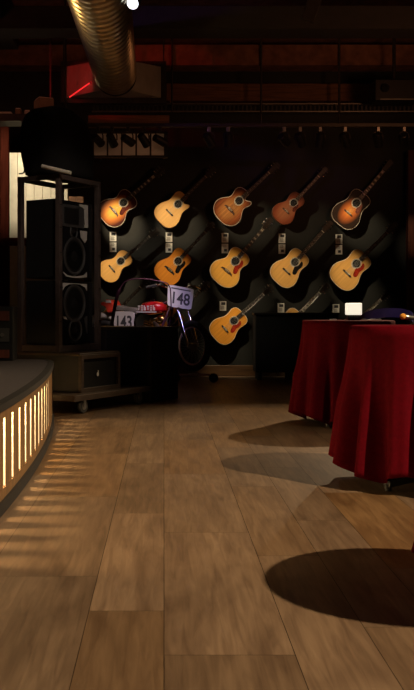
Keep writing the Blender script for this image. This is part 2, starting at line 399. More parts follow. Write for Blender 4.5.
def build_guitar(label, tail, tip, kind, topm, sidem, pick=None, pickm='pick_black', cut=False, inlay='dot', binding=True, bridge='plain', neckm='neck_wood', bridgem='rosewood', D=11.43, double=False):
    a, b = P(tail[0]+1, tail[1]-3.5, D), P(tip[0]+2, tip[1]-3.5, D); d = b-a; Lg = Vector((d.x, d.z)).length; s = Lg/1.03
    g = thing('acoustic_guitar', label, 'guitar', (a.x, D+.05, a.z), (0, math.atan2(d.x, d.z), 0), 'acoustic guitars hung on the black wall')
    g.scale = (.92*s, s, s)
    oc = outline(kind, cut)
    MB().prism(oc, -.045, .05).build('body', sidem, g, smooth=35, bevel=.003)
    if binding: MB().prism(oc, -.0475, -.0435).build('binding', 'bone', g, smooth=35)
    MB().prism(outline(kind, cut, .006), -.050, -.044).build('soundboard', topm, g)
    cyl = lambda c, r, y0, y1, seg=28: MB().cyl((c[0], y0, c[1]), (c[0], y1, c[1]), r, seg=seg)
    rz = cyl((0, .345), .064, -.0508, -.049).build('rosette', 'bone', g)
    cyl((0, .345), .060, -.0511, -.049).build('rosette_ring', 'ebony', rz)
    cyl((0, .345), .055, -.0514, -.049).build('rosette_ring', 'bone', rz)
    cyl((0, .345), .051, -.0518, -.049).build('sound_hole', 'black_cloth', g)
    if pick:
        MB().prism([(x, z) for x, z in spline(PICK[pick]+[PICK[pick][0]], 4)[:-1]], -.0535, -.049).build('pickguard', pickm, g)
        if double: MB().prism([(-x, z) for x, z in spline(PICK[pick]+[PICK[pick][0]], 4)[:-1]], -.0535, -.049).build('pickguard', pickm, g)
    bo = {'plain': [(-.07, .182), (-.063, .175), (.063, .175), (.07, .182), (.07, .194), (.03, .199), (-.03, .199), (-.07, .194)],
          'moustache': [(-.092, .166), (-.07, .174), (-.035, .168), (.035, .168), (.07, .174), (.092, .166), (.086, .190), (.066, .196), (.035, .203), (-.035, .203), (-.066, .196), (-.086, .190)]}[bridge]
    br = MB().prism(bo, -.060, -.049).build('bridge', bridgem, g, bevel=.001)
    MB().box((0, -.0615, .194), (.075, .005, .004)).build('saddle', 'bone', br)
    pn = MB()
    for i in range(6): pn.sph((-.028+i*.0112, -.061, .182), .003, 8)
    pn.build('bridge_pins', 'bone', br)
    MB().prism([(-.026, .48), (.026, .48), (.022, .86), (-.022, .86)], -.053, -.028).build('neck', neckm, g, bevel=.006)
    MB().box((0, 0, .485), (.06, .03, .04)).build('heel', neckm, g, bevel=.006)
    fb = MB().prism([(-.028, .405), (.028, .405), (.0225, .857), (-.0225, .857)], -.060, -.052).build('fretboard', 'ebony', g)
    fr = MB(); fl = [.857-.647*(1-2**(-i/12)) for i in range(1, 19)]
    for z in fl: fr.box((0, -.0604, z), (.048, .0012, .0018))
    fr.build('frets', 'steel', fb)
    inl = MB(); pos = [.857]+fl
    for i in (1, 3, 5, 7, 9, 12, 15) if inlay == 'block' else (3, 5, 7, 9, 12, 15):
        z = (pos[i-1]+pos[i])/2; h = pos[i-1]-pos[i]
        if inlay == 'block': inl.box((0, -.0608, z), (.034, .001, h*.62))
        else: inl.cyl((0, -.0612, z), (0, -.0598, z), .0045, seg=10)
    inl.build('inlays', 'bone', fb)
    MB().box((0, -.061, .8585), (.045, .006, .005)).build('nut', 'bone', g)
    hd = [(-.022, .858), (-.033, .885), (-.039, 1.005), (-.036, 1.02), (-.012, 1.03), (0, 1.024), (.012, 1.03), (.036, 1.02), (.039, 1.005), (.033, .885), (.022, .858)]
    h = MB().prism(hd, -.052, -.036).build('headstock', 'ebony', g, bevel=.002)
    for sx in (-1, 1):
        for i in range(3):
            z = .905+i*.04
            t = MB().cyl((sx*.024, -.062, z), (sx*.024, -.05, z), .005, seg=10).cyl((sx*.036, -.044, z), (sx*.052, -.044, z), .003, seg=8).sph((sx*.055, -.044, z), .009, 10, (1.1, .6, .8))
            t.build('tuning_peg', 'chrome', h, smooth=True)
    stg = MB()
    for i in range(6):
        k = i-2.5
        stg.cyl((k*.0112, -.0645, .193), (k*.0074, -.0625, .862), .0007, seg=5)
    stg.build('strings', 'steel', g)
    yb = (YW-.001-(D+.05))/s
    MB().box((0, (.05+yb)/2, .17), (.05, yb-.05, .05)).box((0, yb-.004, .17), (.09, .008, .14)).build('wall_bracket', 'black_metal', g)
    return g
top_mat('top_sunburst', (.88, .44, .06), (.07, .010, .005), .06, .185, .08)
top_mat('top_natural', (.78, .43, .125), grain=.12)
top_mat('top_pale', (.80, .47, .17), grain=.10)
top_mat('top_cream', (.82, .47, .15), grain=.09)
top_mat('top_amber', (.72, .27, .035), grain=.12)
top_mat('top_gold', (.85, .44, .085), grain=.10)
top_mat('top_honey', (.80, .34, .045), grain=.14)
top_mat('top_mahogany', (.52, .22, .065), (.09, .026, .010), .09, .24, .30)
top_mat('top_russet', (.42, .15, .07), (.15, .035, .016), .08, .22, .16, rough=.3)
top_mat('top_dark_burst', (.90, .38, .07), (.008, .005, .004), .0, .145, .10, cz=.22)
mat('side_mahogany', (.16, .055, .025), .35, noise=.3, coat=.4)
mat('side_rosewood', (.08, .03, .018), .35, noise=.35, coat=.4)
mat('side_maple', (.42, .22, .08), .35, noise=.3, coat=.4)
build_guitar('sunburst jumbo guitar with dark red pickguard, top left of the wall', (102, 224), (162, 171), 'jumbo', 'top_sunburst', 'side_mahogany', 'std', 'pick_tort', inlay='block', bridge='moustache')
build_guitar('pale cutaway guitar without pickguard, second from left in the top row', (158.5, 226), (213, 171), 'dread', 'top_pale', 'side_rosewood', cut=True, binding=False, neckm='neck_wood', bridgem='ebony')
build_guitar('brown figured wood cutaway guitar with pointed horn, top row', (218, 223), (277, 167), 'jumbo', 'top_mahogany', 'side_mahogany', cut=True, inlay='dot', bridge='moustache')
build_guitar('small plain reddish-brown guitar, top row fourth from left', (276, 224), (325, 171), 'small', 'top_russet', 'side_mahogany', binding=False, pick='small', pickm='pick_tort')
build_guitar('black-edged sunburst guitar with glowing orange middle, top right', (337.5, 228), (390, 164), 'dread', 'top_dark_burst', 'side_rosewood', inlay='block', pick='small', pickm='pick_tort')
build_guitar('narrow-bodied natural guitar nearest the speaker cage, middle row', (100.5, 281), (157, 232), 'small', 'top_cream', 'side_rosewood', binding=False, bridgem='ebony')
build_guitar('amber guitar with black pickguard hanging just above the motorcycle number plate', (159, 284), (212, 226), 'dread', 'top_amber', 'side_mahogany', 'std', 'pick_black', binding=False, bridge='moustache', bridgem='ebony')
build_guitar('natural jumbo guitar with red pickguard and white block inlays', (216, 286), (270, 222), 'jumbo', 'top_gold', 'side_maple', 'std', 'pick_red', inlay='block', bridge='moustache')
build_guitar('natural guitar with black teardrop pickguard, middle row fourth from left', (275.5, 286), (330, 225), 'dread', 'top_natural', 'side_rosewood', 'std', 'pick_black', bridgem='ebony')
build_guitar('natural guitar with red pickguard at right end of middle row', (335, 288), (395, 226), 'dread', 'top_natural', 'side_mahogany', 'std', 'pick_red', bridgem='ebony')
build_guitar('yellow guitar with large red pickguard low beside the motorcycle wheel', (213.5, 342), (271, 289), 'dread', 'top_honey', 'side_mahogany', 'std', 'pick_red', bridgem='ebony')
build_guitar('guitar mostly hidden behind the black bench, pale headstock showing', (272, 344), (327, 287), 'dread', 'top_natural', 'side_maple', 'std', 'pick_black', neckm='side_maple')
build_guitar('guitar mostly hidden behind the motorcycle seat, only headstock showing', (92, 340), (148, 281), 'dread', 'top_natural', 'side_mahogany', 'std', 'pick_black')
build_guitar('guitar mostly hidden behind the motorcycle front end', (151, 343), (207, 285), 'dread', 'top_amber', 'side_mahogany', 'std', 'pick_black')
build_guitar('guitar mostly hidden behind the red-clothed tables, neck tip showing', (334, 345), (388, 295), 'dread', 'top_natural', 'side_mahogany', 'std', 'pick_black')

# info cards under the guitars
def card(x, y, label, flip):
    p = P(x, y, 11.59)
    t = thing('info_card', label, 'card', (p.x, YW-.001, p.z-.058), group='white info cards on the guitar wall')
    MB().box((0, -.003, .058), (.082, .006, .116)).build('card_panel', 'white_card', t)
    b = MB()
    if flip: b.box((.004, -.0065, .088), (.05, .001, .034)); lines = [(.054-i*.011, .004) for i in range(4)]
    else: b.box((.006, -.0065, .036), (.034, .001, .03)); lines = [(.1-i*.012, .004) for i in range(3)]
    for i, (z, h_) in enumerate(lines):
        MB().box((-.008+.004*(i % 2), -.0065, z), (.045, .001, h_)).build('printed_line', 'ink', t)
    b.build('printed_picture', 'ink', t)
for x, nm in ((113, 'sunburst jumbo guitar'), (169, 'pale cutaway guitar'), (225, 'brown cutaway guitar'), (282, 'small reddish-brown guitar'), (339, 'black-edged sunburst guitar')):
    dy = (x-113)/226*2.5
    card(x, 236.5+dy, 'upper of two white info cards below the '+nm, True)
    card(x, 247.2+dy, 'lower of two white info cards below the '+nm, False)
for x, y, nm in ((223, 306, 'natural jumbo guitar with block inlays'), (281, 308, 'natural guitar with black teardrop pickguard'), (336, 309, 'natural guitar at the right end')):
    card(x, y, 'single white info card below the '+nm, True)

# ================================================================== TRACK LIGHTS
def spotlight(loc, target, label, watts, size=26, bright=True, group='black spotlights above the guitar wall', glint=False, blend=.75, col=(1, .77, .47)):
    loc = Vector(loc); d = (Vector(target)-loc).normalized()
    t = thing('spotlight', label, 'spotlight', (loc.x, loc.y, loc.z), (0, 0, 0), group)
    R = d.to_track_quat('Z', 'Y').to_matrix()
    bdy = MB().lathe([(.028, -.085), (.040, -.075), (.043, 0), (.046, .07), (.044, .072), (.040, .06)], 18, R.to_4x4()).build('lamp_body', 'black', t, smooth=40)
    MB().lathe([(.0, .058), (.038, .058), (.038, .063), (0, .064)], 18, R.to_4x4()).build('lens', 'lens', t)
    y = MB().tube([(-.052, 0, 0), (-.052, 0, .05), (-.04, 0, .085), (0, 0, .095), (.04, 0, .085), (.052, 0, .05), (.052, 0, 0)], .007, 8).build('yoke', 'black_metal', t, smooth=True)
    MB().box((0, 0, .115), (.035, .05, .05)).build('rail_clamp', 'steel' if glint else 'black_metal', t, bevel=.004)
    if watts:
        l = lamp('spotlight_beam', (0, 0, 0), d, watts*10.5, col, size, 1, .02); l.parent = t
        l.location = d*.085
        l.rotation_euler = d.to_track_quat('-Z', 'Y').to_euler()
    return t
RZ = 2.60; RY = 10.05
lo = [(98, 4), (112, 4), (128, -6), (144, 5), (160, 4)]
rail = thing('lighting_rail', 'black lighting rail along the top of the guitar wall', 'lighting rail', (1.0, RY, RZ+.14))
MB().box((0.15, 0, .02), (4.8, .045, .04)).build('rail_bar', 'black_metal', rail, bevel=.004)
for x in (-2.2, .026, .85): MB().cyl((x, 0, .04), (x, 0, 1.26), .008, seg=8).build('hanger_rod', 'black_metal', rail)
gc = {1: (116, 211), 2: (170, 211), 3: (233, 207), 4: (289, 211), 5: (351, 212), 6: (113, 266), 7: (171, 267), 8: (229, 268), 9: (289, 269), 10: (349, 270), 11: (228, 326), 12: (290, 326)}
def gt(i): return P(gc[i][0]+1, gc[i][1]+6, 11.4)
left_sp = [(98, 2, 15), (112, 7, 15), (128, 3, 15), (144, 8, 16), (160, 4, 12)]
nm5 = ['leftmost', 'second', 'middle', 'fourth', 'last']
for i, (px, gi, wt) in enumerate(left_sp):
    x = (px-VX)*RY/F
    spotlight((x, RY, RZ), gt(gi), '%s of the five black spotlights before the pale strip left' % nm5[i], wt, 19 if gi < 6 else 17)
right_sp = [(209, 9, 17), (228, 11, 20), (284, 5, 15), (300, 10, 17), (320, 12, 5), (345, 0, 0), (378, 0, 0), (404, 0, 2.2)]
ords = ['first', 'second', 'third', 'fourth', 'fifth', 'sixth', 'seventh', 'last']
for i, (px, gi, wt) in enumerate(right_sp):
    x = (px-VX)*RY/F
    spotlight((x, RY, RZ), gt(gi) if gi else (3.0, 11.36, 1.7) if px == 404 else (2.6, 11, 1.5), '%s from left of the unlit-looking spotlights over the right guitars' % ords[i], wt, 18, glint=True)
for px, gi, wt, lb in ((68, 1, 17, 'left of the two black spotlights hidden behind the covered lamp head'), (80, 6, 17, 'right of the two black spotlights hidden behind the covered lamp head')):
    spotlight(((px-VX)*RY/F, RY, RZ), gt(gi), lb, wt, 19)
# pale strip behind the five spotlights
bx = thing('backing_strip', 'pale panelled strip behind five spotlights above the pale cutaway guitar', 'panel strip', (P(129, 158, 10.6).x, 10.6, P(129, 158, 10.6).z))
hb = .30
for i in range(5):
    MB().box((-.32+i*.16, 0, hb/2), (.14, .02, hb-.06)).build('panel', 'white_card', bx)
MB().box((0, 0.02, hb/2), (.86, .02, hb)).box((0, 0, .012), (.86, .05, .024)).box((0, 0, hb-.012), (.86, .05, .024)).build('frame', 'black_metal', bx)
MB().box((0, -.02, hb+.10), (.90, .08, .13)).build('ledge', 'beam_wood', bx, bevel=.004)
for x in (-.38, .38): MB().cyl((x, .03, .15), (x, YW-10.6-.001, .15), .012, seg=8).build('wall_arm', 'black_metal', bx)

# lamp glowing by the duct
p = P(133, 3, 7.2)
cs = thing('ceiling_spotlight', 'glowing white spotlight hanging beside the round duct', 'spotlight', (p.x, p.y, p.z))
R = Vector((-.25, -1, -.75)).to_track_quat('Z', 'Y').to_matrix().to_4x4()
MB().lathe([(.03, -.15), (.045, -.13), (.05, 0), (.048, .01)], 20, R).build('lamp_body', 'black', cs, smooth=40)
MB().lathe([(.0, .006), (.044, .006), (.044, .013), (0, .02)], 20, R).build('lens', 'bulb', cs)
MB().cyl((0, .1, .08), (0, .1, 4-p.z), .01, seg=8).build('hanger_rod', 'black_metal', cs)

# ================================================================== DUCT AND HOOD
def build_duct():
    D0 = 9.9; c = P(115.5, 75, D0); r = .208
    d = thing('spiral_duct', 'round ribbed metal duct running along the ceiling', 'duct', (c.x, D0, c.z))
    prof = []; y = 0.0; r0 = r
    while y < 6.4:
        r = r0+.011*y
        prof += [(r, y), (r, y+.07), (r+.014, y+.082), (r+.014, y+.108)]; y += .12
    b = MB(); seg = 40; rings = []
    for rr, z in prof:
        rings.append([b.bm.verts.new((rr*math.cos(q*2*PI/seg), -z, rr*math.sin(q*2*PI/seg))) for q in range(seg)])
    for A, B in zip(rings, rings[1:]):
        for q in range(seg): b.bm.faces.new((A[q], A[(q+1) % seg], B[(q+1) % seg], B[q]))
    b.build('duct_pipe', 'duct_metal', d, smooth=30)
    r = r0
    for yy in (-4.2, -5.6):
        st = MB().tube([((r+.018-.011*yy)*math.cos(a), yy, (r+.018-.011*yy)*math.sin(a)) for a in [q*2*PI/32 for q in range(32)]], .008, 6, True)
        st.cyl((-.1, yy, .18), (-.1, yy, 4-c.z), .006, seg=8).build('hanger_strap', 'black_metal', d)
    h = thing('duct_hood', 'square metal hood flaring from the round duct in a black frame', 'duct hood', (c.x, D0+.02, c.z))
    y1 = .72; xl, xr = P(66, 0, D0+.75).x-c.x, P(161, 0, D0+.75).x-c.x; zt, zb = P(0, 67, D0+.75).z-c.z, P(0, 98, D0+.75).z-c.z
    b = MB(); seg = 40; A = []; B = []
    for q in range(seg):
        a = q*2*PI/seg+PI/4; ca, sa = math.cos(a), math.sin(a)
        A.append(b.bm.verts.new(((r+.01)*ca, 0, (r+.01)*sa)))
        m = max(abs(ca), abs(sa)); ux, uz = ca/m, sa/m
        B.append(b.bm.verts.new((xr*ux if ux > 0 else -xl*ux, y1, zt*uz if uz > 0 else -zb*uz)))
    for q in range(seg): b.bm.faces.new((A[q], A[(q+1) % seg], B[(q+1) % seg], B[q]))
    b.build('flare', 'hood_metal', h, smooth=12)
    fr = MB(); t = .06
    fr.box(((xl+xr)/2, y1+.03, zt+t/2), (xr-xl+2*t, .08, t)).box(((xl+xr)/2, y1+.03, zb-t/2), (xr-xl+2*t, .08, t))
    for x in (xl-t/2, xr+t/2): fr.box((x, y1+.03, (zt+zb)/2), (t, .08, zt-zb))
    for x in (xl-t/2, xr+t/2): fr.cyl((x, y1+.03, zt+t), (x, y1+.03, 4-c.z), .008, seg=8)
    fr.build('frame', 'black_metal', h)
build_duct()
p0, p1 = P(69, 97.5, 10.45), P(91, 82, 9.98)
rt = thing('red_seam_glow', 'thin glowing red line standing for the reflection along the hood seam beside the duct', 'seam glow', p0)  # glowing cylinder added for the red reflection on the hood fold
MB().cyl((0, 0, 0), p1-p0, .007, seg=10).build('tube', 'red_glow', rt)
MB().cyl((0, 0, 0), (p1-p0)*.03, .011, seg=10).cyl((p1-p0)*.97, p1-p0, .011, seg=10).build('line_ends', 'black', rt)
# cable tray across the top of the guitar wall
p = P(207, 108, 11.15)
tr = thing('cable_tray', 'long perforated cable tray hung above the guitar wall', 'cable tray', (p.x, p.y, p.z))
b = MB()
for z in (-.045, .045): b.box((.95, 0, z), (4.6, .05, .012))
b.build('side_rails', 'steel', tr)
b = MB()
for i in range(92): b.box((-1.33+i*.05, .01, 0), (.018, .012, .08))
b.build('mesh_bars', 'dark_grey', tr)
for x in (P(172, 0, 11.15).x-p.x, P(261, 0, 11.15).x-p.x, P(339, 0, 11.15).x-p.x, 3.1): MB().cyl((x, -.03, -.05), (x, -.03, 4-p.z), .012, seg=8).build('hanger_rod', 'black_metal', tr)
p = P(394, 104, 10.75)
pj = thing('projector', 'black projector box hanging at the top right corner', 'projector', (p.x, p.y, p.z))
MB().box((0, 0, .13), (.50, .3, .24)).build('housing', 'black', pj, bevel=.015)
MB().box((.02, -.152, .02), (.42, .01, .012)).build('trim_strip', 'steel', pj)
MB().cyl((-.14, -.14, .14), (-.14, -.19, .14), .05, .045).build('lens_barrel', 'black_gloss', pj)
MB().cyl((0, 0, .25), (0, 0, 4-p.z), .02).build('ceiling_pole', 'black_metal', pj)
# slanting black truss brace hanging over the right half
p = P(315, 10, 8.6)
tb = MB().box((p.x, p.y, p.z+.1), (.12, .08, .42), Matrix.Rotation(.35, 3, 'Y')).build('ceiling_brace', 'black_metal', bevel=.006)
tag(tb, 'short slanting black brace under the brown ceiling', 'brace')

# ledge with clutter at upper left
p = P(24, 122, 9.4)
lg = thing('equipment_shelf', 'dark shelf high on the left carrying lighting boxes', 'shelf', (p.x, p.y, p.z))
MB().box((-.25, 0, 0), (1.4, .32, .03)).build('shelf_board', 'dark_panel', lg)
MB().box((-.25, -.17, .01), (1.4, .02, .07)).build('front_rail', 'black_metal', lg)
for x in (-.8, .4): MB().cyl((x, .1, 0), (x, .1, 4-p.z), .012, seg=8).build('hanger_rod', 'black_metal', lg)
def clutter(x, w_, h_, d_, m, label, nm='equipment_box', rz=0, tilt=0):
    q = P(x, 122, 9.4)
    t = thing(nm, label, 'box', (q.x, 9.38, lg.location.z+.016), (0, 0, rz), 'boxes on the high shelf')
    MB().box((0, 0, h_/2), (w_, d_, h_)).build('carton', m, t, bevel=.006)
    MB().box((0, 0, h_+.004), (w_*.9, d_*.8, .008)).build('lid', 'white_card', t)
clutter(6, .14, .06, .16, 'grey_plastic', 'small grey box at the far left of the high shelf')
clutter(19, .05, .10, .12, 'box_tan', 'narrow tan box second from left on the high shelf')
clutter(28, .05, .08, .12, 'grey_plastic', 'small grey upright box on the high shelf beside the tan ones')
clutter(44, .15, .20, .20, 'box_tan', 'large tan box on the high shelf above the black cover', rz=.4)
clutter(3, .16, .30, .20, 'box_tan', 'tall tan box behind the grey box at far left of the shelf') if False else None

# ================================================================== RACK, CASE, TROLLEY, BAR (all turned 30 degrees)
TH = math.radians(-30)
U = Vector((.5, .866, 0)); V = Vector((-.866, .5, 0))     # U along the right-hand face going away, V along the left-hand face
def rot30(o): o.rotation_euler = (0, 0, math.radians(60)); return o   # local x = U, local y = V
BC = Vector((-.664, 7.46, 0))
tc_ = BC+U*-.215+V*-.12
tro = rot30(thing('wheeled_dolly', 'wooden wheeled dolly under the black speaker case', 'dolly', tc_))
b = MB()
for i in range(5): b.box((.55, .078+i*.156, .135), (1.1, .15, .034))
b.build('deck_board', 'case_wood', tro, bevel=.003)
MB().box((.55, .02, .128), (1.12, .03, .045)).box((0.01, .39, .128), (.03, .76, .045)).build('edge_rail', 'case_wood', tro, bevel=.003)
for x in (.17, 1.0):
    for y in (.06, .68):
        w_ = MB().lathe([(.012, -.016), (.05, -.016), (.056, -.008), (.056, .008), (.05, .016), (.012, .016)], 20, Matrix.Translation((x, y, .056)) @ Matrix.Rotation(PI/2, 4, 'X')).build('caster', 'dark_grey', tro, smooth=40)
        MB().cyl((x, y-.019, .056), (x, y+.019, .056), .028, seg=16).build('wheel_hub', 'steel', w_)
        MB().box((x, y-.022, .085), (.03, .004, .07)).box((x, y+.022, .085), (.03, .004, .07)).box((x, y, .115), (.06, .06, .008)).build('caster_fork', 'steel', w_)
ca = rot30(thing('road_case', 'black road case with wooden frame on its front, on the dolly', 'case', (BC.x, BC.y, .152)))
MB().box((.285, .375, .148), (.555, .745, .29)).build('case_body', 'black', ca, bevel=.004)
b = MB(); t = .035
b.box((.285, -.004, .0175), (.57, .03, t)).box((.285, -.004, .28), (.57, .03, t))
for x in (.0175, .5525): b.box((x, -.004, .148), (t, .03, .23))
b.build('front_frame', 'case_wood', ca, bevel=.003)
b = MB().lathe([(0, 0), (.016, 0), (.018, .003), (0, .004)], 20, Matrix.Translation((.25, -.003, .135)) @ Matrix.Rotation(PI/2, 4, 'X') @ Matrix.Diagonal((.8, 1, 1, 1)))
b.sph((.256, -.005, .158), .006, 8, (1, .4, 1.4)).build('white_emblem', 'white_card', ca)
MB().box((.285, .375, .300), (.58, .76, .022)).build('lid', 'case_wood', ca, bevel=.004)

RP = BC+U*.012+V*.203; RZ0 = .152+.312
rk = rot30(thing('speaker_cage', 'tall dark metal cage frame around the loudspeaker tower', 'cage', (RP.x, RP.y, RZ0)))
TX, TY, TZ = .595, .425, 1.43
pw = .042
for x in (pw/2, TX-pw/2):
    for y in (pw/2, TY-pw/2):
        MB().box((x, y, TZ/2), (pw, pw, TZ)).build('post', 'cage_metal', rk, bevel=.003)
b = MB()
for y in (pw/2, TY-pw/2): b.box((TX/2, y, TZ-.02), (TX-2*pw, .034, .036))
for x in (pw/2, TX-pw/2): b.box((x, TY/2, TZ-.02), (.034, TY-2*pw, .036))
b.build('top_frame', 'cage_metal', rk)
b = MB()
for y in (pw/2, TY-pw/2): b.box((TX/2, y, .03), (TX-2*pw, .034, .05))
for x in (pw/2, TX-pw/2): b.box((x, TY/2, .03), (.034, TY-2*pw, .05))
b.build('bottom_frame', 'cage_metal', rk)
b = MB()
for z in (.25, .52, .80, 1.0, 1.18): b.box((TX-pw/2, -.004, z), (.03, .01, .008)).box((pw/2, -.004, z), (.03, .01, .008))
b.build('bolts', 'black', rk)
# loudspeaker tower in the cage: two cabinets
def cabinet(label, z, h, parts):
    t = rot30(thing('loudspeaker', label, 'loudspeaker', (RP.x+U.x*.05+V.x*.05, RP.y+U.y*.05+V.y*.05, RZ0+z)))
    w_, d_ = TX-.10, TY-.10
    MB().box((w_/2, d_/2+.01, h/2), (w_, d_-.02, h)).build('cabinet', 'black', t, bevel=.008)
    MB().box((w_/2, .004, h/2), (w_-.01, .012, h-.01)).build('front_baffle', 'black_gloss', t, bevel=.004)
    for (cx, cz, r) in parts:
        mx = Matrix.Translation((cx, .0, cz)) @ Matrix.Rotation(PI/2, 4, 'X')
        dr = MB().lathe([(r, -.004), (r*1.0, .006), (r*.93, .009), (r*.86, .004), (r*.84, -.001)], 32, mx).build('driver_rim', 'dark_grey', t, smooth=40)
        MB().lathe([(r*.86, .002), (r*.80, .007), (r*.74, .002), (r*.3, .0005), (r*.22, .006), (0, .009)], 32, mx).build('cone', 'black', dr, smooth=40)
    return t, w_, h
t, w_, h_ = cabinet('lower black loudspeaker with a big and a small round driver', .06, .52, [(.225, .335, .155), (.235, .115, .095)])
MB().prism([(.06, .50), (.40, .50), (.40, .44), (.375, .47), (.30, .492), (.15, .492), (.085, .47), (.06, .44)], -.006, -.001).build('grey_surround', 'grey_plastic', t)
MB().prism([(.39, .23), (.405, .23), (.405, .08), (.395, .10), (.36, .21)], -.006, -.001).build('grey_surround', 'dark_grey', t)
MB().prism([(.06, .23), (.10, .225), (.12, .20), (.075, .21)], -.006, -.001).build('grey_surround', 'grey_plastic', t)
b = MB()
for i, x in enumerate((.19, .215, .24, .265)): b.box((x, -.003, .012), (.014, .004, .012))
b.build('maker_badge', 'steel', t)
t, w_, h_ = cabinet('upper black loudspeaker with horn and round driver at top of cage', .60, .64, [(.225, .185, .155), (.215, .385, .055)])
MB().prism([(.03, .60), (.33, .60), (.35, .58), (.35, .42), (.06, .42), (.03, .45)], -.010, -.001).build('horn_frame', 'dark_grey', t, bevel=.003)
MB().box((.17, -.012, .51), (.20, .008, .13)).build('horn_mouth', 'black', t)
MB().prism([(.29, .62), (.405, .62), (.405, .43), (.36, .43), (.37, .46), (.36, .585), (.30, .60)], -.014, -.001).build('grey_surround', 'grey_plastic', t)
MB().prism([(.30, .40), (.40, .40), (.40, .33), (.37, .30), (.31, .345)], -.006, -.001).build('grey_surround', 'grey_plastic', t)
MB().prism([(.06, .05), (.10, .015), (.20, .003), (.30, .003), (.40, .015), (.40, .06), (.35, .03), (.22, .016), (.12, .025)], -.006, -.001).build('grey_surround', 'grey_plastic', t)
# subwoofer panel on the left side of the cage
# black cover on top of the cage
def build_cover():
    zs = 1.15
    base = RP+U*(TX/2)+V*(TY/2)
    t = rot30(thing('covered_lamp_head', 'black cloth-covered lump sitting on top of the cage', 'covered equipment', (base.x, base.y, RZ0+TZ)))
    b = MB(); seg = 40; rings = []
    prof = [(.012, 1.0), (.06, 1.02), (.15, 1.04), (.23, 1.02), (.32, .97), (.40, .91), (.455, .82), (.49, .68), (.51, .45), (.518, .2), (.52, 0)]
    for z, k in prof:
        rg = []
        for q in range(seg):
            a = q*2*PI/seg; ca, sa = math.cos(a), math.sin(a)
            se = (abs(ca)**4+abs(sa)**4)**-.25
            f = 1+.025*math.sin(a*9+z*5)*(1-z*1.3)
            rg.append(b.bm.verts.new((.315*ca*se*k*f, (.205 if sa < 0 else .15+.10*min(1, z*3))*sa*se*k*f+.02, zs*z-(.14*ca*k*z if ca > 0 else 0))))
        rings.append(rg)
    for A, B in zip(rings, rings[1:]):
        for q in range(seg): b.bm.faces.new((A[q], A[(q+1) % seg], B[(q+1) % seg], B[q]))
    b.bm.faces.new(rings[0][::-1]); b.bm.faces.new(rings[-1])
    b.build('cover', 'black_cloth', t, smooth=True)
    inv = (Matrix.Translation(t.location) @ Matrix.Rotation(math.radians(60), 4, 'Z')).inverted()
    MB().tube([inv @ P(42, 166, 7.56), inv @ P(71, 173, 7.50)], .016, 8).build('white_strip', 'bone', t)
    p0 = Vector((-.29, .10, .10))
    MB().tube(spline([(-.28, .12, .14), (-.30, .13, .08), (-.305, .14, .03), (-.33, .17, .02)], 5), .007, 6).build('cable', 'black', t, smooth=True)
build_cover()

BP = Vector((-.112, 8.22, 0))
bar = rot30(thing('bar_counter', 'black boxy counter standing between dolly and motorcycle', 'counter', BP))
MB().box((.24, .475, .315), (.48, .95, .63)).build('counter_body', 'black', bar, bevel=.004)
MB().box((.24, .475, .643), (.49, .96, .025)).build('counter_top', 'black_metal', bar, bevel=.004)
MB().box((-.004, .475, .05), (.012, .94, .08)).build('kick_strip', 'black_metal', bar)
b = MB()
for y in (.02, .475, .93): b.box((-.003, y, .35), (.01, .025, .54))
b.build('panel_frame', 'black_metal', bar)
# shallow amplifier rack on the stage at far left
p = P(-2, 352, 7.0)
am = thing('amplifier_rack', 'dark amplifier rack with red panels standing on stage edge at left', 'amplifier', (-1.52, 7.0, .431))
MB().box((.13, .1, .20), (.56, .2, .40)).build('case_body', 'black', am, bevel=.006)
MB().box((.13, -.005, .05), (.50, .02, .06)).build('red_panel', 'red_wood', am)
MB().box((.13, -.005, .33), (.50, .02, .07)).build('red_panel', 'red_wood', am)
MB().box((.13, -.005, .19), (.50, .02, .10)).build('control_panel', 'dark_grey', am)
b = MB()
for i in range(6): b.cyl((-.07+i*.08, -.03, .19), (-.07+i*.08, -.012, .19), .014)
b.build('knobs', 'steel', am)

